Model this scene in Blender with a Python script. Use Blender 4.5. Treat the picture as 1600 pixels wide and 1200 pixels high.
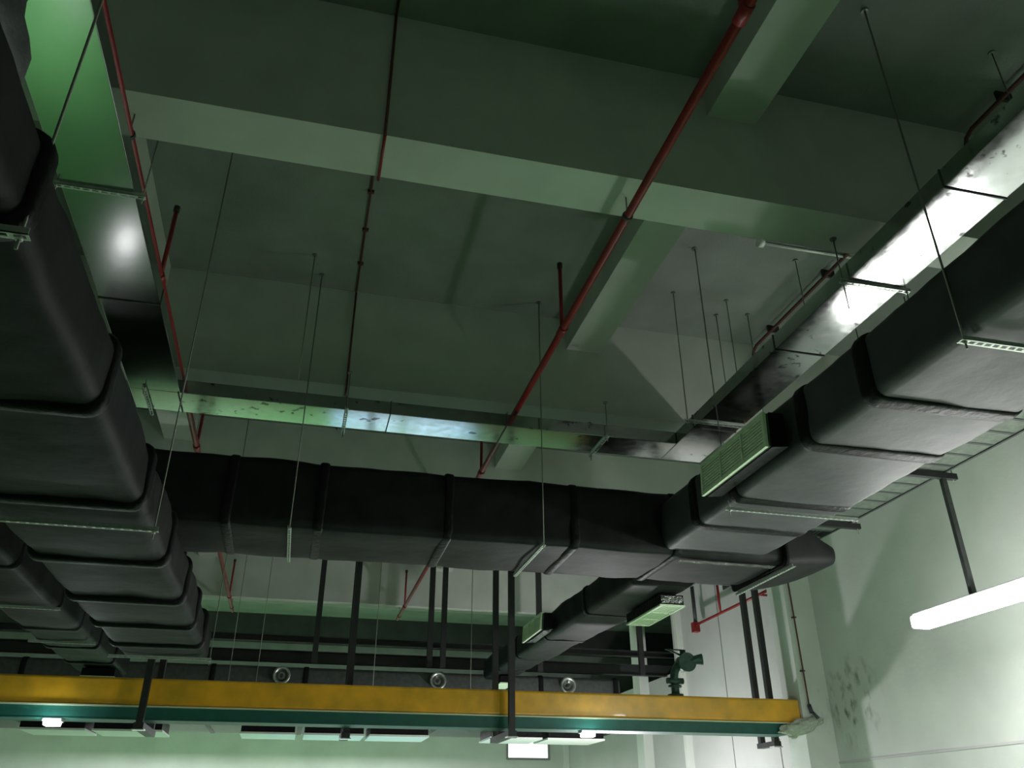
import bpy, bmesh, math, random
from mathutils import Vector, Matrix, noise
random.seed(7)
for o in list(bpy.data.objects): bpy.data.objects.remove(o)
SC = bpy.context.scene
COL = SC.collection
EYE = 1.6                       # camera height; heights below are given above the eye, +EYE when placed

# ------------------------------------------------------------------ camera, world, exposure, lights
cam = bpy.data.cameras.new('camera'); camo = bpy.data.objects.new('camera', cam); COL.objects.link(camo)
cam.sensor_width = 36; cam.lens = 1293.0 / 1600 * 36; cam.clip_start = .05; cam.clip_end = 200
R = Matrix(((0.97071, -0.11096, -0.21310), (-0.24027, -0.45704, -0.85637), (-0.00237, 0.88250, -0.47030)))
dy = Vector((-364, -691, -1293)).normalized()
dx = Vector((5870, -671, -1293)); dx = (dx - dx.dot(dy) * dy).normalized()
dz = dx.cross(dy)
R = Matrix((dx, dy, dz))
camo.matrix_world = Matrix.Translation((0, 0, EYE)) @ R.to_4x4()
SC.camera = camo
SC.view_settings.view_transform = 'Standard'; SC.view_settings.look = 'None'
SC.view_settings.exposure = 0.0; SC.view_settings.gamma = 1; SC.view_settings.use_curve_mapping = False
w = bpy.data.worlds.new('world'); SC.world = w; w.use_nodes = True
w.node_tree.nodes['Background'].inputs[0].default_value = (.5, .62, .58, 1)
w.node_tree.nodes['Background'].inputs[1].default_value = 0.02

def area(name, loc, size, power, color, direction=(0, 0, -1), spread=180):
    l = bpy.data.lights.new(name, 'AREA'); l.shape = 'RECTANGLE'; l.size, l.size_y = size
    l.energy = power; l.color = color; l.spread = math.radians(spread)
    o = bpy.data.objects.new(name, l); COL.objects.link(o)
    o.location = (loc[0], loc[1], loc[2] + EYE)
    o.rotation_euler = Vector(direction).to_track_quat('-Z', 'Y').to_euler()
    return o
WHITE = (1, .945, 1); COOL = (.8, .93, 1)
# added fill lights with no lamps built: beside the camera, and beyond the far supply duct
area('fill_near_right', (4.6, 1.0, .2), (.2, 2.4), 60, WHITE, (0, 0, -1))
area('fill_near_left', (-4.5, 4.0, -.1), (.2, 2.4), 16, WHITE, (0, 0, -1))
area('fill_middle_left', (-4.5, 9.0, -.1), (.2, 2.4), 70, WHITE, (0, 0, -1))
area('fill_far_left', (-3.5, 24.6, 1.9), (4, .2), 620, WHITE)
area('fill_far_middle', (2.5, 24.6, 1.9), (4, .2), 620, WHITE)
def bulb(name, loc, power, color=WHITE, r=.15):
    l = bpy.data.lights.new(name, 'POINT'); l.energy = power; l.shadow_soft_size = r; l.color = color
    o = bpy.data.objects.new(name, l); COL.objects.link(o); o.location = (loc[0], loc[1], loc[2] + EYE)
bulb('fill_right_far', (6.2, 16.5, -.4), 520)  # added fill for the white wall, no lamp built here
bulb('fill_right', (5.2, 7.5, -.9), 125)  # added fill for the right wall and duct undersides
bulb('fill_middle', (.8, 6.8, -.7), 24)  # added fill for the ceiling and the big louver
bulb('hall_lamp_left', (-3.5, 12.1, -.1), 8)
bulb('hall_lamp_middle_far', (.55, 19.7, -.9), 100)

# ------------------------------------------------------------------ materials
def mat(name, base, rough=.6, metal=0., spec=.5, noise_amt=0., nscale=6., bump=0., bscale=20., emit=None, estr=0., tint=None, rvar=0., coat=0.):
    m = bpy.data.materials.new(name); m.use_nodes = True
    nt = m.node_tree; b = nt.nodes['Principled BSDF']
    b.inputs['Base Color'].default_value = (*base, 1); b.inputs['Roughness'].default_value = rough
    b.inputs['Metallic'].default_value = metal; b.inputs['Specular IOR Level'].default_value = spec
    b.inputs['Coat Weight'].default_value = coat
    g = nt.nodes.new('ShaderNodeNewGeometry')
    if noise_amt or rvar:
        n = nt.nodes.new('ShaderNodeTexNoise'); n.inputs['Scale'].default_value = nscale; n.inputs['Detail'].default_value = 5
        nt.links.new(g.outputs['Position'], n.inputs['Vector'])
        if noise_amt:
            r = nt.nodes.new('ShaderNodeValToRGB')
            t = tint or tuple(c * (1 - noise_amt) for c in base)
            r.color_ramp.elements[0].position = .3; r.color_ramp.elements[1].position = .7
            r.color_ramp.elements[0].color = (*t, 1); r.color_ramp.elements[1].color = (*[min(1, c * (1 + noise_amt * .4)) for c in base], 1)
            nt.links.new(n.outputs['Fac'], r.inputs['Fac']); nt.links.new(r.outputs['Color'], b.inputs['Base Color'])
        if rvar:
            mr = nt.nodes.new('ShaderNodeMapRange'); mr.inputs['To Min'].default_value = max(.02, rough - rvar); mr.inputs['To Max'].default_value = rough + rvar
            mr.inputs['From Min'].default_value = .3; mr.inputs['From Max'].default_value = .7
            nt.links.new(n.outputs['Fac'], mr.inputs['Value']); nt.links.new(mr.outputs['Result'], b.inputs['Roughness'])
    if bump:
        n2 = nt.nodes.new('ShaderNodeTexNoise'); n2.inputs['Scale'].default_value = bscale; n2.inputs['Detail'].default_value = 6
        nt.links.new(g.outputs['Position'], n2.inputs['Vector'])
        bp = nt.nodes.new('ShaderNodeBump'); bp.inputs['Strength'].default_value = bump; bp.inputs['Distance'].default_value = .05
        nt.links.new(n2.outputs['Fac'], bp.inputs['Height']); nt.links.new(bp.outputs['Normal'], b.inputs['Normal'])
    if emit:
        b.inputs['Emission Color'].default_value = (*emit, 1); b.inputs['Emission Strength'].default_value = estr
    return m
M = {}
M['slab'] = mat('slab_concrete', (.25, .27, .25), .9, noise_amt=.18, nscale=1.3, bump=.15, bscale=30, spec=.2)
M['beam'] = mat('beam_surface', (.55, .58, .53), .85, noise_amt=.1, nscale=2, spec=.2)  # one tone for all beams, paler than the slab
M['green_wall'] = mat('green_wall_paint', (.61, .655, .60), .65, noise_amt=.10, nscale=1.2, bump=.08, bscale=12, spec=.3)
M['white_wall'] = mat('white_wall_paint', (.55, .55, .54), .8, noise_amt=.06, nscale=1.5, spec=.3)
M['trim_white'] = mat('white_trim', (.72, .74, .70), .6)
M['grey_clad'] = mat('grey_cladding', (.22, .22, .22), .8, noise_amt=.2, nscale=2)
M['bay_shade'] = mat('far_bay_shade', (.06, .055, .06), .8, noise_amt=.3, nscale=2)  # shade of the unlit far bay put into the wall colour
M['floor'] = mat('green_epoxy_floor', (.09, .34, .09), .3, noise_amt=.3, nscale=.3, tint=(.08, .16, .08), coat=.2)
M['galv'] = mat('galvanised_sheet', (.40, .42, .41), .15, metal=1, noise_amt=.12, nscale=10, bump=.01, bscale=3, rvar=.04)
M['galv_clean'] = mat('clean_galvanised_sheet', (.42, .45, .43), .16, metal=1, noise_amt=.06, nscale=3, bump=.008, bscale=3)
M['strip'] = mat('galvanised_angle', (.62, .68, .62), .45, metal=.6, noise_amt=.2, nscale=30)
M['rod'] = mat('threaded_rod_steel', (.22, .23, .20), .5, metal=.6)
M['insul'] = mat('black_foam_wrap', (.013, .0135, .0145), .6, noise_amt=.5, nscale=4, bump=.22, bscale=3.5, spec=.18)
M['insul_lit'] = mat('lit_dusty_foam_wrap', (.062, .062, .069), .55, noise_amt=.35, nscale=2.5, bump=.2, bscale=3.5, spec=.35)  # lighter copy of the wrap: lamp light and dust put into its colour
M['tape'] = mat('black_joint_tape', (.007, .007, .008), .5, noise_amt=.3, nscale=12, bump=.3, bscale=14, spec=.15)
M['foil'] = mat('crumpled_foil', (.35, .36, .35), .25, metal=.9, bump=1, bscale=22, noise_amt=.6, nscale=15)
M['grille'] = mat('pale_green_aluminium', (.72, .85, .62), .5, noise_amt=.08, nscale=20)
M['grille_dark'] = mat('grille_shadow_gap', (.06, .085, .05), .8)
M['red'] = mat('red_pipe_paint', (.26, .012, .016), .4, noise_amt=.3, nscale=6)
M['brown_conduit'] = mat('dark_red_conduit', (.12, .035, .03), .6, noise_amt=.3, nscale=10)
M['black_steel'] = mat('black_steel', (.02, .02, .022), .55, noise_amt=.3, nscale=10)
M['grey_steel'] = mat('dull_grey_steel', (.07, .075, .075), .55, metal=.3, noise_amt=.3, nscale=10)
M['yellow'] = mat('yellow_beam_paint', (.88, .43, .02), .34, noise_amt=.18, nscale=3, tint=(.60, .33, .02), coat=.2)
M['teal'] = mat('teal_rail_paint', (.008, .10, .075), .55, noise_amt=.2, nscale=6)
M['pale_lip'] = mat('pale_flange', (.55, .62, .42), .5)
M['brass'] = mat('dull_green_bronze', (.035, .085, .06), .45, metal=.3, noise_amt=.3, nscale=25, bump=.2, bscale=40)
M['tray'] = mat('perforated_tray_steel', (.16, .19, .16), .5, metal=.3, noise_amt=.3, nscale=12)
M['mortar'] = mat('rough_mortar', (.50, .56, .45), .95, noise_amt=.2, nscale=20, bump=.8, bscale=30)
M['lamp'] = mat('lit_diffuser', (1, 1, 1), .5, emit=(1, 1, .97), estr=60)
M['spot'] = mat('lit_lens', (1, 1, 1), .5, emit=(.9, .96, 1), estr=45)
M['day'] = mat('daylight_pane', (.9, .95, 1), .3, emit=(.93, .97, 1), estr=1.6)
M['cyan'] = mat('added_glow_top', (.4, .7, .8), .3, emit=(.30, .66, 1.0), estr=1.9)  # glow added for the blue reflection in the crossing duct
M['tubeoff'] = mat('unlit_tube_glass', (.8, .84, .78), .3)
M['housing'] = mat('grey_housing', (.25, .26, .25), .5)
M['steel_shiny'] = mat('spun_steel', (.5, .52, .5), .3, metal=.9, noise_amt=.3, nscale=20)

def overlay(m, dark, kind, centre=None, radius=.6, scale=8., lo=.6, hi=.66, stretch=(1, 1, 1)):
    """dirt with a shape of its own: noise islands, optionally only around one spot"""
    nt = m.node_tree; b = nt.nodes['Principled BSDF']
    g = nt.nodes.new('ShaderNodeNewGeometry'); mp = nt.nodes.new('ShaderNodeMapping'); mp.inputs['Scale'].default_value = stretch
    n = nt.nodes.new('ShaderNodeTexNoise'); n.inputs['Scale'].default_value = scale; n.inputs['Detail'].default_value = 8
    nt.links.new(g.outputs['Position'], mp.inputs['Vector']); nt.links.new(mp.outputs['Vector'], n.inputs['Vector'])
    r = nt.nodes.new('ShaderNodeMapRange'); r.inputs['From Min'].default_value = lo; r.inputs['From Max'].default_value = hi
    nt.links.new(n.outputs['Fac'], r.inputs['Value']); fac = r.outputs['Result']
    if centre:
        d = nt.nodes.new('ShaderNodeVectorMath'); d.operation = 'DISTANCE'; d.inputs[1].default_value = centre
        nt.links.new(g.outputs['Position'], d.inputs[0])
        r2 = nt.nodes.new('ShaderNodeMapRange'); r2.inputs['From Min'].default_value = radius; r2.inputs['From Max'].default_value = radius * .3
        nt.links.new(d.outputs['Value'], r2.inputs['Value'])
        mu = nt.nodes.new('ShaderNodeMath'); mu.operation = 'MULTIPLY'
        nt.links.new(fac, mu.inputs[0]); nt.links.new(r2.outputs['Result'], mu.inputs[1]); fac = mu.outputs['Value']
    mx = nt.nodes.new('ShaderNodeMixRGB'); mx.inputs['Color2'].default_value = (*dark, 1)
    src = b.inputs['Base Color'].links[0].from_socket
    nt.links.new(fac, mx.inputs['Fac']); nt.links.new(src, mx.inputs['Color1']); nt.links.new(mx.outputs['Color'], b.inputs['Base Color'])
overlay(M['green_wall'], (.12, .13, .10), 'stain', (8.8, 12.5, 1.75 + EYE), .85, 7, .52, .72, (1, 1, .55))
overlay(M['galv'], (.10, .10, .10), 'specks', None, 1, 7.5, .64, .68, (1, 1, 1))

# ------------------------------------------------------------------ helpers
def V(x, y, z): return Vector((x, y, z + EYE))
class MB:
    def __init__(s): s.bm = bmesh.new()
    def box(s, x0, x1, y0, y1, z0, z1, bev=0):
        z0 += EYE; z1 += EYE
        b2 = bmesh.new() if bev else s.bm
        vs = [b2.verts.new((x, y, z)) for x in (x0, x1) for y in (y0, y1) for z in (z0, z1)]
        for f in ((0, 1, 3, 2), (4, 6, 7, 5), (0, 4, 5, 1), (2, 3, 7, 6), (0, 2, 6, 4), (1, 5, 7, 3)):
            b2.faces.new([vs[i] for i in f])
        if bev:
            bmesh.ops.bevel(b2, geom=b2.edges[:], offset=bev, segments=3, profile=.5, affect='EDGES')
            me = bpy.data.meshes.new('t'); b2.to_mesh(me); b2.free(); s.bm.from_mesh(me); bpy.data.meshes.remove(me)
        return s
    def tube(s, pts, r, n=10, closed_ends=True, radii=None):
        pts = [Vector(p) for p in pts]; rings = []
        up = None
        for i, p in enumerate(pts):
            if i == 0: d = pts[1] - p
            elif i == len(pts) - 1: d = p - pts[-2]
            else: d = (pts[i + 1] - p).normalized() + (p - pts[i - 1]).normalized()
            d.normalize()
            if up is None: up = Vector((0, 0, 1)) if abs(d.z) < .9 else Vector((1, 0, 0))
            a = d.cross(up).normalized(); b = a.cross(d).normalized(); up = b
            rr = radii[i] if radii else r
            rings.append([s.bm.verts.new(p + (a * math.cos(t) + b * math.sin(t)) * rr) for t in [2 * math.pi * k / n for k in range(n)]])
        for i in range(len(rings) - 1):
            for k in range(n):
                f = s.bm.faces.new((rings[i][k], rings[i][(k + 1) % n], rings[i + 1][(k + 1) % n], rings[i + 1][k])); f.smooth = True
        if closed_ends:
            s.bm.faces.new(rings[0][::-1]); s.bm.faces.new(rings[-1])
        return s
    def loft(s, secs, caps=True, smooth=True):
        rings = [[s.bm.verts.new(p) for p in sec] for sec in secs]; n = len(rings[0])
        for i in range(len(rings) - 1):
            for k in range(n):
                f = s.bm.faces.new((rings[i][k], rings[i][(k + 1) % n], rings[i + 1][(k + 1) % n], rings[i + 1][k])); f.smooth = smooth
        if caps: s.bm.faces.new(rings[0][::-1]); s.bm.faces.new(rings[-1])
        return s
    def build(s, name, m, parent=None):
        bmesh.ops.recalc_face_normals(s.bm, faces=s.bm.faces[:])
        me = bpy.data.meshes.new(name); s.bm.to_mesh(me); s.bm.free()
        if m: me.materials.append(m)
        o = bpy.data.objects.new(name, me); COL.objects.link(o)
        if parent: o.parent = parent; o.matrix_parent_inverse = Matrix.Translation(parent.location).inverted()
        return o
def tag(o, label=None, cat=None, group=None, kind=None):
    if label: o['label'] = label
    if cat: o['category'] = cat
    if group: o['group'] = group
    if kind: o['kind'] = kind
    return o
def empty(name, x, y, z, label, cat, group=None):
    o = bpy.data.objects.new(name, None); COL.objects.link(o); o.location = (x, y, z + EYE); o.empty_display_size = .1
    return tag(o, label, cat, group)
def struct(name, mb, m): return tag(mb.build(name, m), kind='structure')
def rrect(c0, c1, z0, z1, r, n=4):
    out = []
    for cx, cz, a0 in ((c1 - r, z1 - r, 0), (c0 + r, z1 - r, 90), (c0 + r, z0 + r, 180), (c1 - r, z0 + r, 270)):
        for k in range(n + 1):
            a = math.radians(a0 + 90 * k / n); out.append((cx + r * math.cos(a), cz + r * math.sin(a)))
    return out
def duct_shell(axis, a0, a1, c0, c1, z0, z1, r=.09, step=.12, lump=.012, joints=(), seed=0, taper=None):
    """rounded duct whose wrap sags between its joints"""
    mb = MB(); secs = []; n = int((a1 - a0) / step)
    js = sorted([a0] + list(joints) + [a1])
    for i in range(n + 1):
        a = a0 + (a1 - a0) * i / n
        lo = max([j for j in js if j <= a + 1e-6]); hi = min([j for j in js if j >= a - 1e-6])
        t = 0 if hi == lo else (a - lo) / (hi - lo)
        puff = .008 * math.sin(math.pi * t)
        e0, e1, f0, f1 = c0, c1, z0, z1
        if taper: e0, e1, f0, f1 = taper((a - a0) / (a1 - a0))
        sec = []
        cm, zm = (e0 + e1) / 2, (f0 + f1) / 2
        # subdivide the outline
        pl = rrect(e0 - puff, e1 + puff, f0 - puff * 1.2, f1 + puff, r)
        full = []
        for k in range(len(pl)):
            p, q = pl[k], pl[(k + 1) % len(pl)]
            L = math.hypot(q[0] - p[0], q[1] - p[1]); m_ = max(1, 5 if L > .2 else 1)
            for u in range(m_): full.append((p[0] + (q[0] - p[0]) * u / m_, p[1] + (q[1] - p[1]) * u / m_))
        for (c, z) in full:
            v = Vector((c * 1.6 + seed, a * 1.6, z * 1.6))
            d = noise.noise(v) * lump * 2 + noise.noise(v * 3) * lump
            dc, dzz = c - cm, z - zm; L = math.hypot(dc, dzz) or 1
            c2, z2 = c + dc / L * d, z + dzz / L * d
            sec.append(V(c2, a, z2) if axis == 'y' else V(a, c2, z2))
        secs.append(sec)
    return mb.loft(secs)
def collar(axis, a, wdt, c0, c1, z0, z1, out=.03, r=.1, seed=0):
    mb = MB(); secs = []
    for t, g in ((-1, .0), (-.9, .7), (-.5, 1), (.5, 1), (.9, .7), (1, .0)):
        o = out * g - .004
        sec = []
        for k, (c, z) in enumerate(rrect(c0 - o, c1 + o, z0 - o, z1 + o, r)):
            d = noise.noise(Vector((c * 5 + seed, t * 2, z * 5))) * .006
            aa = a + t * wdt / 2 + noise.noise(Vector((c * 3, z * 3, a))) * .012
            sec.append(V(c, aa, z + d) if axis == 'y' else V(aa, c, z + d))
        secs.append(sec)
    return mb.loft(secs)
def insulated_duct(name, label, axis, a0, a1, c0, c1, z0, z1, joints, cat='duct', taper=None, seed=0, out=.03, wdt=.12, skin='insul'):
    mid = (a0 + a1) / 2
    t = empty(name, (c0 + c1) / 2 if axis == 'y' else mid, mid if axis == 'y' else (c0 + c1) / 2, z0, label, cat)
    duct_shell(axis, a0, a1, c0, c1, z0, z1, joints=joints, taper=taper, seed=seed).build('duct_body', M[skin], t)
    for j in joints:
        e = (c0, c1, z0, z1) if not taper else taper((j - a0) / (a1 - a0))
        collar(axis, j, wdt, *e, out=out, seed=j).build('joint_wrap', M['tape'], t)
    return t
def perforated(mb, axis, a0, a1, c, z, wdt=.04, pitch=.06, t=.004, lip=.03):
    """angle strip with real slots, running along axis from a0 to a1, its edge at c"""
    def bx(s0, s1, q0, q1, z0, z1):
        if axis == 'x': mb.box(s0, s1, q0, q1, z0, z1)
        else: mb.box(q0, q1, s0, s1, z0, z1)
    bx(a0, a1, c, c + wdt * .25, z, z + t); bx(a0, a1, c + wdt * .75, c + wdt, z, z + t)
    bx(a0, a1, c, c + t, z, z + lip)
    n = max(1, int((a1 - a0) / pitch))
    for k in range(n + 1):
        s = a0 + (a1 - a0) * k / n
        bx(max(a0, s - pitch * .16), min(a1, s + pitch * .16), c + wdt * .25, c + wdt * .75, z, z + t)
    return mb
def hanger(label, axis, a0, a1, c, z, tops, group=None, wdt=.04, r=.006, drop=.06, top_z=6.0):
    """trapeze: slotted angle under a duct + threaded rods up to the slab. tops: positions along the axis"""
    ctr = (a0 + a1) / 2
    t = empty('duct_hanger', ctr if axis == 'x' else c, c if axis == 'x' else ctr, z, label, 'hanger', group or 'slotted hangers under the ducts')
    perforated(MB(), axis, a0, a1, c, z - .006, wdt).build('slotted_angle', M['strip'], t)
    for s in tops:
        x, y = (s, c + wdt / 2) if axis == 'x' else (c + wdt / 2, s)
        MB().tube([V(x, y, z - drop), V(x, y, top_z)], r, 6).build('threaded_rod', M['rod'], t)
        MB().tube([V(x, y, top_z - .015), V(x, y, top_z)], .03, 8).build('anchor_plate', M['rod'], t)
        MB().tube([V(x, y, z - .022), V(x, y, z - .008)], .013, 6).build('nut', M['strip'], t)
    return t

# ------------------------------------------------------------------ the hall
X0, X1, YB = -9.0, 8.8, 27.9
struct('floor', MB().box(-9.3, 13.3, -6.3, 28.2, -1.8, -1.6), M['floor'])
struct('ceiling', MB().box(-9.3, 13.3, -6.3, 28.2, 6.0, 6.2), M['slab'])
struct('wall_left', MB().box(-9.3, -9.0, -6.3, YB, -1.6, 6.0), M['green_wall'])
struct('wall_front', MB().box(-9.0, X1, -6.3, -6.0, -1.6, 6.0), M['green_wall'])
struct('wall_right', MB().box(X1, X1 + .2, -6.3, 13.7, -1.6, 6.0), M['green_wall'])
struct('wall_right_far', MB().box(X1, X1 + .2, 13.7, 19.16, -1.6, 6.0).box(X1, X1 + .2, 19.16, YB, -1.6, 3.23), M['white_wall'])
struct('wall_outer', MB().box(13.0, 13.3, 13.7, YB, -1.6, 6.0).box(X1 + .2, 13.3, 13.5, 13.7, -1.6, 6.0), M['bay_shade'])
# back wall with its window opening
wx0, wx1, wz0, wz1 = 6.78, 8.15, 1.88, 2.37
struct('wall_back', MB().box(-9.3, wx0, YB, YB + .3, -1.6, 3.2).box(wx1, X1 + .2, YB, YB + .3, -1.6, 3.2)
       .box(wx0, wx1, YB, YB + .3, -1.6, wz0).box(wx0, wx1, YB, YB + .3, wz1, 3.2), M['green_wall'])
struct('wall_back_upper', MB().box(-9.3, 13.3, YB, YB + .3, 5.1, 6.0), M['bay_shade'])
struct('wall_back_middle', MB().box(-9.3, 13.3, YB, YB + .3, 3.2, 5.1), M['grey_clad'])
wn = struct('window_1', MB().box(wx0, wx1, YB + .05, YB + .07, wz0, wz1), M['day'])
MB().box(wx0 - .04, wx0 + .03, YB - .03, YB + .1, wz0 - .04, wz1 + .04).box(wx1 - .03, wx1 + .04, YB - .03, YB + .1, wz0 - .04, wz1 + .04)\
    .box(wx0, wx1, YB - .03, YB + .1, wz1 - .02, wz1 + .04).box(wx0, wx1, YB - .05, YB + .1, wz0 - .05, wz0 + .02).build('window_frame', M['housing'], wn)
# pilaster, wall groove, white uprights
struct('trim_1', MB().box(8.26, X1, 13.15, 13.7, -1.6, 4.65), M['green_wall'])
struct('trim_2', MB().box(X1 - .015, X1, -6, 13.15, .88, .91), M['white_wall'])
struct('trim_3', MB().box(X1 - .25, X1, 20.85, 21.3, -1.6, 6.0), M['trim_white'])
struct('trim_4', MB().box(X1 - .15, X1, 18.6, 18.74, -1.6, 6.0), M['trim_white'])
struct('trim_5', MB().box(X1 - .2, X1, YB - .1, YB, -1.6, 3.2), M['trim_white'])
struct('trim_6', MB().box(X1 - .01, X1, 16.70, 16.72, -1.6, 6.0).box(X1 - .01, X1, 14.9, 14.92, -1.6, 1.4), M['housing'])
# concrete beams: deep ones across the hall, shallower ones along it
for k, (ya, yb) in enumerate(((.35, .82), (4.77, 5.24), (8.96, 9.43), (13.2, 13.67), (20.0, 20.45))):
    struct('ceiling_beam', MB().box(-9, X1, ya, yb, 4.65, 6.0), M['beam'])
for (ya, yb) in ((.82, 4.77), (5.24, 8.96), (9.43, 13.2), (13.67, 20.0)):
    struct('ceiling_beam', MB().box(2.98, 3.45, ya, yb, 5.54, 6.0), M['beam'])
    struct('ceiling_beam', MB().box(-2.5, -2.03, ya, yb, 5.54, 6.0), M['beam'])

# ------------------------------------------------------------------ bare galvanised ducts
def galv_duct(label, boxes, seams, skin='galv'):
    x0, x1, y0, y1 = boxes
    t = empty('galvanised_duct', (x0 + x1) / 2, (y0 + y1) / 2, 4.2, label, 'duct')
    MB().box(x0, x1, y0, y1, 4.2, 4.36, .006).build('duct_body', M[skin], t)
    for ax, a in seams:
        m_ = MB()
        if ax == 'y': m_.box(x0 - .006, x1 + .006, a - .006, a + .006, 4.19, 4.368)
        else: m_.box(a - .006, a + .006, y0 - .006, y1 + .006, 4.19, 4.368)
        m_.build('seam', M['grey_steel'], t)
    return t
galv_duct('flat bare metal duct at upper left glowing green beside the black duct', (-2.10, -1.58, -1.5, 8.69), [('y', 1.2), ('y', 6.9)], 'galv_clean')
galv_duct('flat bare metal duct crossing the hall just before the black cross duct', (-2.10, 4.285, 8.69, 9.19), [('x', -1.6), ('x', .72), ('x', 2.1)])
galv_duct('flat bare metal duct at upper right with a bright white streak', (4.29, 4.84, -1.5, 9.19), [('y', 3.84), ('y', 1.2), ('y', 6.3), ('y', 8.2)])

hanger('slotted hanger under the green glowing metal duct at upper left', 'x', -2.14, -1.50, 5.34, 4.18, (-2.12, -1.52))
hanger('slotted hanger on the crossing metal duct nearest the left black duct', 'y', 8.62, 9.30, -1.96, 4.18, (8.65, 9.27), top_z=4.65)
hanger('slotted hanger on the crossing metal duct beside the bright white patch', 'y', 8.6, 9.32, .20, 4.18, (8.62, 9.29), top_z=4.65)
hanger('slotted hanger on the crossing metal duct near its right corner', 'y', 8.62, 9.3, 3.34, 4.18, (8.65, 9.27), top_z=4.65)
hanger('slotted hanger across the brightest part of the upper right metal duct', 'x', 4.22, 4.92, 5.06, 4.18, (4.25, 4.89), top_z=4.65, drop=.28)
hanger('slotted hanger under the upper right metal duct close to the louvered box', 'x', 4.08, 4.90, 8.0, 4.18, (4.13, 4.87))

# ------------------------------------------------------------------ black insulated ducts
insulated_duct('insulated_duct', 'huge black wrapped duct running away along the left side', 'y', -1.0, 11.72, -2.13, -1.13, 1.88, 2.29,
               (1.2, 2.7, 4.2, 5.68, 7.08, 8.43, 9.6, 10.7), seed=3, out=.04, wdt=.12)
insulated_duct('insulated_duct', 'black wrapped duct crossing the middle of the picture below the bare metal duct', 'x', -2.6, 5.55, 8.72, 9.97, 2.80, 3.55,
               (-.9, .05, 1.45, 2.92, 4.18), seed=11, out=.022, wdt=.11)
rd = insulated_duct('insulated_duct', 'huge black wrapped duct on the right carrying the big green louver', 'y', -1.0, 8.70, 4.0, 5.32, 2.84, 3.40,
               (1.2, 2.4, 4.78, 5.66, 7.0, 7.85), seed=20, out=.022, wdt=.17, skin='insul_lit')
e = insulated_duct('insulated_duct', 'small black wrapped duct at far left below the huge left duct', 'y', 8.0, 17.3, -3.82, -3.04, 2.46, 2.98,
               (9.8, 11.8, 13.1, 14.5, 15.9), seed=31, out=.03)
md = insulated_duct('insulated_duct', 'black wrapped branch duct with small louvers beyond the cross duct', 'y', 10.05, 18.3, 4.1, 4.95, 2.78, 3.18,
               (11.9, 13.9, 15.7, 17.2), seed=41, taper=lambda t: (4.12 - .2 * t, 5.0 - .5 * t, 2.78, 3.2), out=.02)
# rounded end elbow of the cross duct
eb = empty('duct_elbow', 5.9, 9.4, 2.75, 'rounded black duct elbow against the green wall', 'duct')
mb = MB(); secs = []
for i in range(13):
    a = i / 12; x = 5.56 + .74 * a
    k = math.sqrt(max(0, 1 - (a ** 3)))
    y0, y1 = 8.66 + .10 * a, 8.75 + 1.35 * (.45 + .55 * k)
    z0, z1 = 2.74 + .10 * a, 3.5 - .35 * a
    h = (z1 - z0) * (.62 + .38 * (1 - a * .5)) * (.92 + .08 * k); zc = z0 + h / 2
    secs.append([V(x, c + noise.noise(Vector((c * 3, x * 3, z))) * .02, z) for c, z in rrect(y0, max(y0 + .3, y1), zc - h / 2, zc + h / 2, .10 if h > .22 else h * .45)])
mb.loft(secs).build('duct_body', M['insul'], eb)
collar('x', 5.62, .12, 8.70, 10.02, 2.77, 3.5, out=.03).build('joint_wrap', M['tape'], eb)
# foil tape patches on the cross duct and right duct
def patch(parent, x0, x1, y0, y1, z, name='foil_tape'):
    m_ = MB(); n = 14; vs = []
    for i in range(n + 1):
        for j in range(3):
            x = x0 + (x1 - x0) * i / n; y = y0 + (y1 - y0) * j / 2
            vs.append(m_.bm.verts.new(V(x, y, z - .012 + noise.noise(Vector((x * 9, y * 9, 0))) * .008)))
    for i in range(n):
        for j in range(2): m_.bm.faces.new((vs[i * 3 + j], vs[i * 3 + j + 1], vs[(i + 1) * 3 + j + 1], vs[(i + 1) * 3 + j]))
    r_ = bmesh.ops.solidify(m_.bm, geom=m_.bm.faces[:], thickness=.006)
    return m_.build(name, M['foil'], parent)
patch(eb, 4.25, 5.5, 8.83, 8.93, 2.775)
# wrinkled riser at the top left corner
rs = empty('insulated_riser', -1.62, 2.25, 2.3, 'wrinkled grey-black riser on the left duct in the top left corner', 'duct')
mb = MB(); secs = []
for i in range(25):
    a = i / 24; z = 2.32 + 1.86 * a
    sec = []
    for k in range(32):
        th = 2 * math.pi * k / 32
        rx = .40 + .04 * math.sin(a * 17) + .04 * a; ry = .40 + .04 * math.sin(a * 17 + 1)
        sx = math.copysign(abs(math.cos(th)) ** .6, math.cos(th)); sy = math.copysign(abs(math.sin(th)) ** .6, math.sin(th))
        d = noise.noise(Vector((math.cos(th) * 2.5, math.sin(th) * 2.5, z * 3.5))) * .07
        sec.append(V(-1.62 + sx * (rx + d), 2.22 + sy * (ry + d), z))
    secs.append(sec)
mb.loft(secs).build('duct_body', mat('dusty_black_wrap', (.055, .06, .062), .6, noise_amt=.5, nscale=5, bump=.5, bscale=6), rs)

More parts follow.
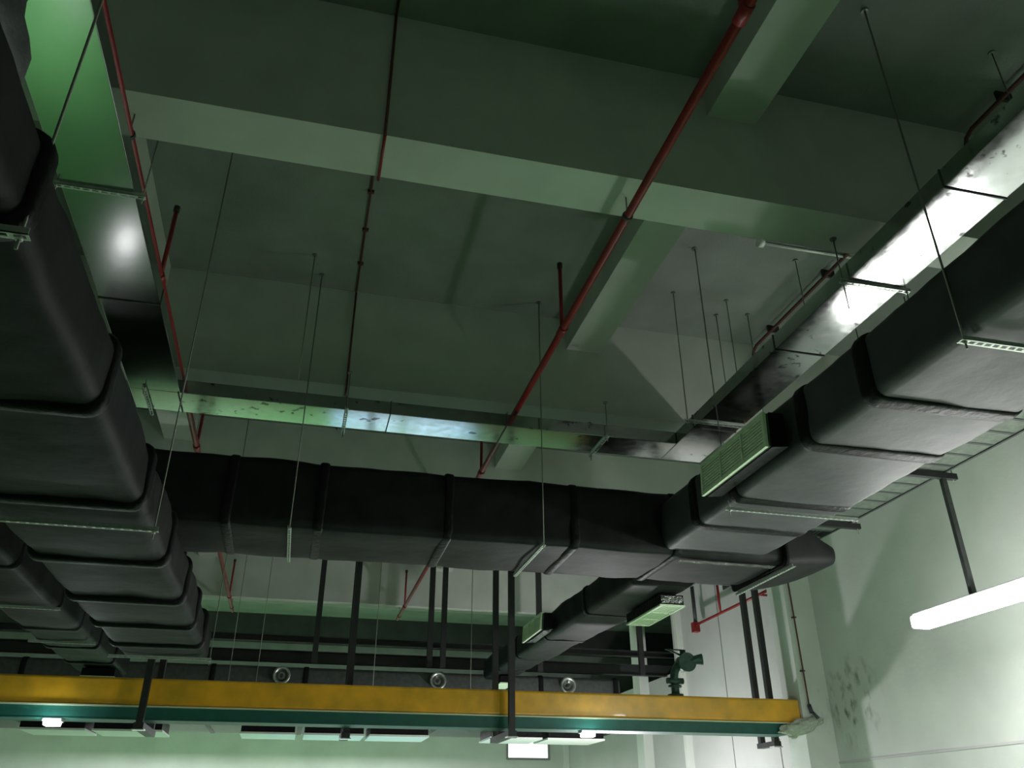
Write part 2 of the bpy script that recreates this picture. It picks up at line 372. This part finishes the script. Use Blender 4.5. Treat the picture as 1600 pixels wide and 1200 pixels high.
hanger('slotted hanger under the huge left duct, nearest the camera at the left edge', 'x', -2.25, -1.08, 2.64, 1.83, (-1.11,), r=.006)
hanger('slotted hanger under the huge left duct where its long rod hangs low', 'x', -2.25, -1.05, 6.02, 1.83, (-1.08,), r=.006)
hanger('slotted hanger under the huge left duct near the far end above the yellow beam', 'x', -2.25, -1.05, 11.3, 1.83, (-1.07,))
hanger('slotted hanger on the small far left duct nearest the left edge', 'x', -3.9, -2.98, 11.6, 2.42, ())
hanger('slotted hanger on the small far left duct further back', 'x', -3.9, -2.98, 13.9, 2.42, ())
hanger('left one of two upright slotted hangers on the black cross duct', 'y', 8.66, 9.98, -.26, 2.76, (8.68,), r=.007)
hanger('curved slotted hanger in the middle of the black cross duct', 'y', 8.62, 9.98, 2.50, 2.76, (8.64,), r=.007)
hanger('slotted hanger under the right end of the cross duct', 'y', 8.6, 10.03, 5.58, 2.71, ())
hanger('slotted hanger under the right duct next to the big green louver', 'x', 3.98, 5.47, 7.11, 2.78, (4.02,))
hanger('thick slotted hanger under the right duct at the right edge', 'x', 3.95, 5.5, 3.75, 2.78, (3.99,), wdt=.06, r=.008)

# ------------------------------------------------------------------ louvers
def louver_side(parent, x, y0, y1, z0, z1, lean, panels=3, slats=9, depth=.03):
    """grille on a plane facing -x, its lower edge pushed out by lean"""
    def P(y, z, out=0): return V(x - lean * (z - z0) / (z1 - z0) - out, y, z)
    def quad(mb_, ya, yb, za, zb, o0, o1):
        c = [P(ya, za, o0), P(yb, za, o0), P(yb, zb, o0), P(ya, zb, o0), P(ya, za, o1), P(yb, za, o1), P(yb, zb, o1), P(ya, zb, o1)]
        v = [mb_.bm.verts.new(p) for p in c]
        for f in ((0, 1, 2, 3), (7, 6, 5, 4), (0, 4, 5, 1), (1, 5, 6, 2), (2, 6, 7, 3), (3, 7, 4, 0)): mb_.bm.faces.new([v[i] for i in f])
    fr = MB(); f_ = .035
    quad(fr, y0, y1, z0, z0 + f_, 0, depth); quad(fr, y0, y1, z1 - f_, z1, 0, depth)
    quad(fr, y0, y0 + f_, z0 + f_, z1 - f_, 0, depth); quad(fr, y1 - f_, y1, z0 + f_, z1 - f_, 0, depth)
    for k in range(1, panels):
        ym = y0 + (y1 - y0) * k / panels; quad(fr, ym - .012, ym + .012, z0 + f_, z1 - f_, 0, depth)
    fo = fr.build('grille_frame', M['grille'], parent)
    sl = MB()
    for k in range(slats):
        z = z0 + f_ + (z1 - z0 - 2 * f_) * (k + .5) / slats; h = (z1 - z0 - 2 * f_) / slats
        quad(sl, y0 + f_, y1 - f_, z - h * .31, z + h * .31, -.01, .018)
    sl.build('grille_slats', M['grille'], parent)
    bk = MB(); quad(bk, y0 + .01, y1 - .01, z0 + .01, z1 - .01, -.03, -.014); bk.build('grille_shadow_backing', M['grille_dark'], parent)
def outlet_box(label, x_face, x_back, y0, y1, z0, z1, lean, **kw):
    t = empty('louvered_outlet', (x_face + x_back) / 2, (y0 + y1) / 2, z0, label, 'air outlet')
    b = MB()
    a = [V(x_face + .034, y0, z0), V(x_face + .034, y1, z0), V(x_face + .034 - lean, y1, z1), V(x_face + .034 - lean, y0, z1)]
    c = [V(x_back, y0, z0 + .02), V(x_back, y1, z0 + .02), V(x_back, y1, z1), V(x_back, y0, z1)]
    b.loft([a, c], smooth=False); b.build('box', M['tape'], t)
    louver_side(t, x_face, y0, y1, z0, z1, lean, **kw)
    return t
lb = outlet_box('large pale green three panel louver on the left side of the right duct', 3.76, 3.955, 5.86, 7.13, 2.895, 3.235, -.02)
lb2 = outlet_box('small louvered outlet on the left side of the branch duct above the yellow beam', 3.78, 3.97, 13.2, 14.35, 2.80, 3.08, -.02, slats=8)
patch(lb2, 3.82, 3.95, 13.2, 14.2, 2.80)
def outlet_down(label, x0, x1, y0, y1, z0, z1, panels=3, foil=False):
    t = empty('louvered_outlet', (x0 + x1) / 2, (y0 + y1) / 2, z0, label, 'air outlet')
    MB().box(x0 + .01, x1 - .01, y0 + .01, y1 - .01, z0 + .012, z1).build('box', M['tape'], t)
    f_ = .035; fr = MB()
    fr.box(x0, x1, y0, y0 + f_, z0 - .01, z0 + .012).box(x0, x1, y1 - f_, y1, z0 - .01, z0 + .012).box(x0, x0 + f_, y0 + f_, y1 - f_, z0 - .01, z0 + .012).box(x1 - f_, x1, y0 + f_, y1 - f_, z0 - .01, z0 + .012)
    for k in range(1, panels):
        ym = y0 + (y1 - y0) * k / panels; fr.box(x0 + f_, x1 - f_, ym - .012, ym + .012, z0 - .01, z0 + .012)
    fr.build('grille_frame', M['grille'], t)
    sl = MB(); n = 8
    for k in range(n):
        x = x0 + f_ + (x1 - x0 - 2 * f_) * (k + .5) / n
        sl.box(x - .011, x + .011, y0 + f_, y1 - f_, z0 - .004, z0 + .011)
    sl.build('grille_slats', M['grille'], t)
    MB().box(x0 + .02, x1 - .02, y0 + .02, y1 - .02, z0 + .0112, z0 + .0118).build('grille_shadow_backing', M['grille_dark'], t)
    if foil: MB().box(x0 + .02, x1 - .02, y0 - .005, y0 + .012, z0 + .03, z1 - .02).build('foil_tape', M['foil'], t)
    return t
outlet_down('long pale green louver facing down under the branch duct with foil taped end', 4.62, 4.98, 10.35, 11.62, 2.60, 2.745, foil=True)
outlet_down('tiny pale louver under the far end of the branch duct', 4.1, 4.4, 17.5, 18.3, 2.60, 2.745, 1)
outlet_down('small white louver under the far end of the small left duct', -3.6, -3.05, 16.2, 17.0, 2.28, 2.42, 1)

# ------------------------------------------------------------------ far supply duct with its row of outlets
fd = empty('supply_duct', 1.6, 20.2, 2.0, 'wide dark supply duct crossing behind the yellow beam at the back', 'duct')
duct_shell('x', -8.9, 7.3, 19.0, 21.4, 1.89, 3.0, step=.4, joints=(), lump=.01).build('duct_body', M['grey_steel'], fd)
for x in (-7, -5.3, -1.7, .2, 3.1, 5.4, 7.2):
    collar('x', x, .12, 19.0, 21.4, 1.89, 3.0, out=.03).build('joint_wrap', M['tape'], fd)
names = ['leftmost', 'second from left', 'third from left', 'fourth from left', 'fifth from left', 'sixth from left', 'seventh from left, over the bright window', 'rightmost']
for nm, (xa, xb) in zip([names[i] for i in (0, 1, 2, 3, 4, 6, 7)], ((-5.0, -3.82), (-3.70, -2.42), (-.97, .12), (.28, 1.50), (1.60, 2.84), (4.15, 5.3), (5.42, 6.72))):
    lab = 'pale lipped outlet box under the far supply duct, ' + {'sixth from left': 'x'}.get(nm, nm)
    t = empty('supply_outlet', (xa + xb) / 2, 19.1, 1.68, lab, 'air outlet', 'outlet boxes under the far supply duct')
    MB().box(xa + .02, xb - .02, 18.62, 19.75, 1.67, 1.862).build('box', M['tape'], t)
    MB().box(xa, xb, 18.6, 19.8, 1.635, 1.67).build('grille', M['trim_white'], t)

# ------------------------------------------------------------------ cable ladder, wall lamp
lad = empty('cable_ladder', 6.6, 6.5, 3.55, 'dark cable ladder hung between the right duct and the green wall', 'cable tray')
MB().box(6.27, 6.30, -1, 12.9, 3.55, 3.65).box(6.94, 6.97, -1, 12.9, 3.55, 3.65).build('side_rails', M['grey_steel'], lad)
MB().box(6.30, 6.94, -1, 9.6, 3.565, 3.575).build('tray_floor', M['tray'], lad)
for k in range(46):
    y = -.9 + k * .3; MB().box(6.30, 6.94, y, y + .04, 3.56, 3.585).build('rung', M['grey_steel'], lad)
mb = MB()
for k in range(9): mb.tube([V(6.36 + .06 * k, -1, 3.605), V(6.36 + .06 * k, 6, 3.6), V(6.36 + .062 * k, 11.0, 3.605)], .018, 6)
mb.build('cables', M['black_steel'], lad)
for yb, lab in ((9.24, 'dark cross bracket under the cable ladder beside the cross duct end'), (7.4, 'dark cross bracket under the cable ladder above the lit tube lamp'), (5.4, 'dark cross bracket under the cable ladder at the right edge')):
    t = empty('ladder_bracket', 6.7, yb, 3.46, lab, 'bracket', 'cross brackets under the cable ladder')
    MB().box(6.2, 7.1, yb - .03, yb + .03, 3.48, 3.55).build('channel', M['black_steel'], t)
    for x in (6.22, 7.06): MB().tube([V(x, yb, 3.42), V(x, yb, 6.0)], .008, 6).build('threaded_rod', M['rod'], t)
wl = empty('tube_lamp', 6.92, 7.1, 2.06, 'long lit white tube lamp hanging in front of the green wall', 'lamp')
MB().box(6.83, 7.01, 5.86, 8.30, 2.10, 2.15, .01).build('housing', M['housing'], wl)
MB().box(6.80, 7.04, 5.86, 8.32, 1.98, 2.12, .03).build('diffuser', M['lamp'], wl)
MB().box(6.89, 6.95, 7.38, 7.43, 2.15, 3.478).build('drop_channel', M['grey_steel'], wl)
l = area('wall_lamp_light', (6.92, 7.08, 1.97), (.16, 2.4), 150, WHITE)

# ------------------------------------------------------------------ red pipes, conduits
def red_main(label, x, z, y0, y1, risers, clamp=()):
    t = empty('sprinkler_pipe', x, (y0 + y1) / 2, z, label, 'pipe')
    MB().tube([V(x, y0, z), V(x, (y0 + y1) / 2, z), V(x, y1, z)], .036, 12).build('pipe', M['red'], t)
    for y in risers:
        r_ = MB().tube([V(x, y, z), V(x, y, z + .80)], .021, 8).build('riser', M['red'], t)
        MB().tube([V(x, y, z + .78), V(x, y, z + .84)], .03, 8).build('riser_cap', M['black_steel'], r_)
        MB().tube([V(x, y - .07, z), V(x, y + .07, z)], .046, 12).build('tee_coupling', M['red'], t)
    for y in clamp:
        MB().tube([V(x, y, z), V(x, y, 4.65)], .006, 6).build('clamp_rod', M['rod'], t)
        MB().tube([V(x, y - .015, z), V(x, y + .015, z)], .045, 12).build('clamp', M['grey_steel'], t)
    return t
red_main('thick red sprinkler pipe running diagonally through the upper middle', 2.24, 4.45, -2, 20.6, (3.0, 6.85, 10.8, 15.0, 19.2), (5.0, 9.2, 13.4, 20.2))
red_main('thin red sprinkler pipe along the upper left metal duct', -1.62, 4.45, -2, 20.6, (3.0, 6.85, 10.8, 15.0, 19.2), (5.0, 13.4, 20.2))
mc = empty('ceiling_conduit', .2, 8, 5.98, 'thin dark red clipped conduit crossing the slab in the upper middle', 'pipe')
zc = 5.98
prof = [(-2, zc), (.33, zc), (.33, 4.63), (.84, 4.63), (.84, zc), (4.75, zc), (4.75, 4.63), (5.26, 4.63), (5.26, zc), (8.94, zc), (8.94, 4.63), (9.45, 4.63), (9.45, zc), (13.18, zc)]
for k in range(len(prof) - 1):
    (ya, za), (yb, zb) = prof[k], prof[k + 1]
    MB().tube([V(.2, ya, za), V(.2, yb, zb)], .012, 8).build('conduit', M['brown_conduit'] if za > 5 or zb > 5 else M['red'], mc)
for k in range(22):
    y = -1.6 + k * .66
    if all(not (a - .1 < y < b + .1) for a, b in ((.35, .82), (4.77, 5.24), (8.96, 9.43))) and y < 13.1: MB().box(.165, .235, y, y + .03, zc - .015, 6.0).build('clip', M['brown_conduit'], mc)
for (ya, yb, lab) in ((1.0, 4.74, 'dark conduit on the slab in the top right corner with a hooked end'), (5.3, 8.93, 'dark conduit on the slab running to the slim unlit lamp')):
    t = empty('slab_conduit', 5.72, (ya + yb) / 2, 5.9, lab, 'pipe')
    MB().tube([V(5.72, ya, 5.9), V(5.72, yb - .12, 5.9), V(5.72, yb - .03, 5.86), V(5.72, yb, 5.78), V(5.72, yb, 5.62)], .022, 8).build('conduit', M['brown_conduit'], t)
    for y in (ya + .5, (ya + yb) / 2, yb - .5): MB().box(5.69, 5.86, y, y + .03, 5.90, 6.0).build('clip', M['black_steel'], t)
ul = empty('batten_lamp', 5.15, 6.72, 5.9, 'slim unlit batten lamp with a round white end on the slab', 'lamp')
MB().box(4.62, 5.85, 6.69, 6.75, 5.93, 6.0).build('housing', M['housing'], ul)
MB().tube([V(4.66, 6.72, 5.905), V(5.82, 6.72, 5.905)], .016, 10).build('tube', M['tubeoff'], ul)
MB().tube([V(4.60, 6.72, 5.905), V(4.665, 6.72, 5.905)], .05, 14).build('end_cap', M['tubeoff'], ul)
# lone threaded rods hanging from the slab
for (x, y, zb, lab) in ((4.0, 7.1, 4.3, 'long black threaded rod hanging left of the unlit batten lamp'), (4.9, 8.37, 4.4, 'short threaded rod near the end of the dark slab conduit'),
                        (5.30, 8.26, 4.4, 'threaded rod closest to the hooked end of the slab conduit'), (5.28, 7.03, 4.6, 'threaded rod below the middle of the unlit batten lamp'),
                        (5.34, 3.89, 4.6, 'thin threaded rod in the top right corner'), (-.34, 8.29, 4.3, 'faint threaded rod left of the clipped conduit')):
    t = empty('threaded_rod', x, y, zb, lab, 'rod', 'loose threaded rods hanging from the slab')
    MB().tube([V(x, y, zb), V(x, y, 6.0)], .006, 6).build('rod', M['rod'], t)
    MB().tube([V(x, y, 5.985), V(x, y, 6.0)], .03, 8).build('anchor_plate', M['rod'], t)
for (x, z0, lab) in ((-.62, 1.75, 'slanting thin rod just right of the huge left duct end'), (-1.05, 1.75, 'thin rod beside the slanting one above the yellow beam'), (1.25, 1.75, 'thin rod left of centre above the yellow beam'), (2.9, 1.75, 'thin rod just left of the tall black post pair')):
    t = empty('threaded_rod', x, 14.6, z0, lab, 'rod', 'loose threaded rods hanging from the slab')
    MB().tube([V(x, 14.6, z0), V(x, 14.6, 6.0)], .006, 6).build('rod', M['rod'], t)
# red pipe on the white wall
rp = empty('wall_pipe', 8.54, 15.6, 3.94, 'thin red pipe angled along the white wall behind the black posts', 'pipe')
MB().tube([V(8.54, 13.8, 3.94), V(8.54, 17.35, 3.94)], .03, 8).build('pipe', M['red'], rp)
for y in (16.1, 17.3): MB().tube([V(8.54, y, 3.94), V(8.54, y, 4.8)], .03 if y < 17 else .045, 8).build('riser', M['red'] if y < 17 else M['grey_steel'], rp)
MB().box(8.47, 8.61, 17.25, 17.4, 3.79, 4.0).build('elbow', M['red'], rp)
MB().box(8.56, 8.8, 14.4, 14.45, 3.91, 3.94).build('bracket', M['red'], rp)

# ------------------------------------------------------------------ yellow crane beam
gb = empty('crane_beam', 0, 13.4, 1.46, 'long yellow crane beam with a teal rail below it', 'beam')
MB().box(-8.95, 8.25, 13.19, 13.63, 1.49, 1.86, .035).build('girder', M['yellow'], gb)
MB().box(-8.95, 8.22, 13.16, 13.66, 1.47, 1.49).build('bottom_flange', M['pale_lip'], gb)
MB().box(-8.95, 7.99, 13.20, 13.62, 1.32, 1.47).build('rail', M['teal'], gb)
MB().box(-8.95, 7.99, 13.19, 13.63, 1.305, 1.32).build('rail_lip', M['teal'], gb)
def crane_hanger(label, x, yf, yr):
    t = empty('crane_hanger', x, (yf + yr) / 2, 1.2, label, 'hanger', 'black post hangers carrying the crane beam')
    for y in (yf, yr):
        MB().box(x - .045, x + .045, y - .05, y + .05, 1.25, 4.56).build('post', M['black_steel'], t)
    MB().box(x - .065, x + .065, yf - .065, yr + .065, 1.17, 1.25).build('cross_bar', M['black_steel'], t)
    MB().box(x - .065, x + .065, min(yf - .065, 13.2), yr + .065, 4.56, 4.65).build('top_plate', M['black_steel'], t)
    MB().box(x - .08, x + .08, yf - .08, yf + .08, 1.155, 1.17).build('foot_plate', M['steel_shiny'], t)
    return t
crane_hanger('black crane beam hanger at lower left, below the huge left duct', -2.0, 12.98, 14.1)
crane_hanger('tall thick black post left of centre ending behind the crane beam', .82, 13.74, 14.16)
crane_hanger('pair of tall black posts at centre, one passing before the crane beam', 3.22, 12.98, 14.1)
crane_hanger('pair of tall black posts before the white wall', 8.03, 13.74, 14.2)
for x, lab in ((-3.15, 'small glaring lamp under the crane beam at lower left'), (4.51, 'small glaring lamp under the crane beam right of centre')):
    t = empty('crane_lamp', x, 13.2, 1.2, lab, 'lamp', 'glaring lamps under the crane beam')
    MB().box(x - .12, x + .12, 13.18, 13.36, 1.265, 1.305).build('housing', M['housing'], t)
    MB().box(x - .10, x + .10, 13.16, 13.34, 1.21, 1.265, .02).build('lens', M['spot'], t)
    l = bpy.data.lights.new('crane_lamp_light', 'POINT'); l.energy = 12; l.shadow_soft_size = .05; l.color = COOL
    o = bpy.data.objects.new('crane_lamp_light', l); COL.objects.link(o); o.location = V(x, 13.05, 1.15)
# mortar corbel and conduit on the pilaster
mb = MB(); bmesh.ops.create_icosphere(mb.bm, subdivisions=4, radius=1)
for v in mb.bm.verts:
    d = 1 + noise.noise(v.co * 2.2) * .35
    x = v.co.x * .39 * d; y = v.co.y * .11 * d; z = v.co.z * .115 * d + .11 * (v.co.x > 0) * v.co.x - .065 * (v.co.x < 0) * abs(v.co.x)
    v.co = V(8.18 + x, 13.1 + y, 1.42 + z)
for f in mb.bm.faces: f.smooth = True
tag(mb.build('mortar_patch', M['mortar']), 'rough pale mortar lump where the crane beam meets the green pillar', 'mortar')
cd = empty('wall_conduit', 8.36, 13.1, 1.64, 'thin rusty pipe down the green pillar to the mortar lump', 'pipe')
MB().tube([V(8.34, 13.10, 4.4), V(8.36, 13.10, 3.06), V(8.375, 13.10, 1.77)], .013, 8).build('pipe', M['brown_conduit'], cd)
for z in (2.3, 3.2, 3.9): MB().box(8.33, 8.40, 13.09, 13.15, z, z + .02).build('clip', M['black_steel'], cd)
MB().tube([V(8.375, 13.10, 1.77), V(8.385, 13.07, 1.64)], .033, 8).tube([V(8.385, 13.07, 1.66), V(8.44, 12.99, 1.55)], .024, 8).build('nozzle', M['grey_steel'], cd)
# ------------------------------------------------------------------ fire monitor standing on the crane beam
fm = empty('fire_monitor', 6.12, 13.4, 1.86, 'green water cannon standing on the yellow crane beam', 'fire monitor')
def F(x, y, z): return V(6.12 + x * 1.0945, 13.4 + y * 1.0945, 1.86 + z * 1.0945)
MB().tube([F(0, 0, 0), F(0, 0, .04)], .13, 16).tube([F(0, 0, .14), F(0, 0, .17)], .11, 16).build('base_flange', M['brass'], fm)
MB().tube([F(0, 0, .02), F(0, 0, .3), F(.02, 0, .38), F(.07, 0, .45), F(.14, 0, .48), F(.2, 0, .48)], .068, 14).build('curved_pipe', M['brass'], fm)
MB().tube([F(.17, .05, .49), F(.17, -.14, .49)], .13, 18).build('swivel_body', M['brass'], fm)
MB().tube([F(.17, -.14, .49), F(.17, -.17, .49)], .155, 18).build('swivel_flange', M['brass'], fm)
nz = MB().tube([F(.2, -.1, .5), F(.3, -.12, .53), F(.42, -.16, .54)], .05, 14, radii=[.075, .07, .092]).build('nozzle', M['brass'], fm)
MB().tube([F(.42, -.161, .54), F(.425, -.163, .54)], .066, 14).build('bore', M['black_steel'], nz)
MB().tube([F(-.12, -.02, .69), F(.16, -.02, .69)], .012, 6).tube([F(-.08, -.02, .69), F(.05, -.02, .64), F(.17, -.02, .6)], .016, 6).tube([F(.17, -.02, .69), F(.17, -.02, .58)], .05, 10).build('lever', M['brass'], fm)
MB().tube([F(-.13, -.02, .23), F(.13, -.02, .23)], .05, 10).build('valve_stub', M['brass'], fm)

# ------------------------------------------------------------------ dark steelwork in the far bay
for z0, z1, y, lab in ((3.62, 3.76, 19.6, 'thin dark steel beam across the far bay, upper one'), (3.20, 3.45, 19.7, 'thick dark steel beam across the far bay, lower one')):
    mb = MB().box(-8.9, 10.5, y, y + .02, z0, z1).box(-8.9, 10.5, y - .06, y + .08, z0, z0 + .02).box(-8.9, 10.5, y - .06, y + .08, z1 - .02, z1)
    tag(mb.build('steel_beam', M['black_steel']), lab, 'beam')
for x, y, lab in ((.34, 19.0, 'thin black post in the far bay left of the thick centre-left post'), (2.84, 19.0, 'thin black post in the far bay between the two round fittings'), (3.14, 19.0, 'black post in the far bay just left of the centre post pair'),
               (5.4, 19.0, 'black post in the far bay behind the branch duct'), (7.9, 19.0, 'black post in the far bay beside the white upright')):
    tag(MB().box(x - .06, x + .06, y, y + .1, 3.1, 6.0).build('steel_post', M['black_steel']), lab, 'post')
for x, lab in ((-3.76, 'round nozzle on the far supply duct, at far left above the crane beam'), (-.30, 'round nozzle on the far supply duct, left of the thick black post'), (3.02, 'round nozzle on the far supply duct, left of the centre post pair'), (6.0, 'round nozzle on the far supply duct, below the branch duct')):
    t = empty('jet_nozzle', x, 18.9, 2.78, lab, 'air nozzle', 'round nozzles on the far supply duct')
    secs = []
    for rr, yy in ((.13, 18.97), (.17, 18.93), (.185, 18.84), (.17, 18.80), (.12, 18.85), (.075, 18.93)):
        secs.append([V(x + rr * math.cos(a), yy, 2.80 + rr * math.sin(a)) for a in [2 * math.pi * k / 24 for k in range(24)]])
    MB().loft(secs).build('bell', M['steel_shiny'], t)
    MB().tube([V(x, 18.95, 2.80), V(x, 18.82, 2.80)], .035, 10).build('core', M['black_steel'], t)

# ------------------------------------------------------------------ unseen glowing tables, added to give the bare metal ducts blue reflections
for x, lab in ((1.0, 'added glowing table below view, left one of two'), (2.9, 'added glowing table below view, right one of two')):
    t = empty('added_glow_table', x, 19.3, -1.6, lab, 'table')
    MB().box(x - .85, x + .85, 18.7, 19.9, -.72, -.66).build('added_glow_table_top', M['cyan'], t)
    for sx in (-.75, .75):
        for sy in (18.8, 19.8): MB().box(x + sx - .03, x + sx + .03, sy - .03, sy + .03, -1.6, -.72).build('added_glow_table_leg', M['grey_steel'], t)
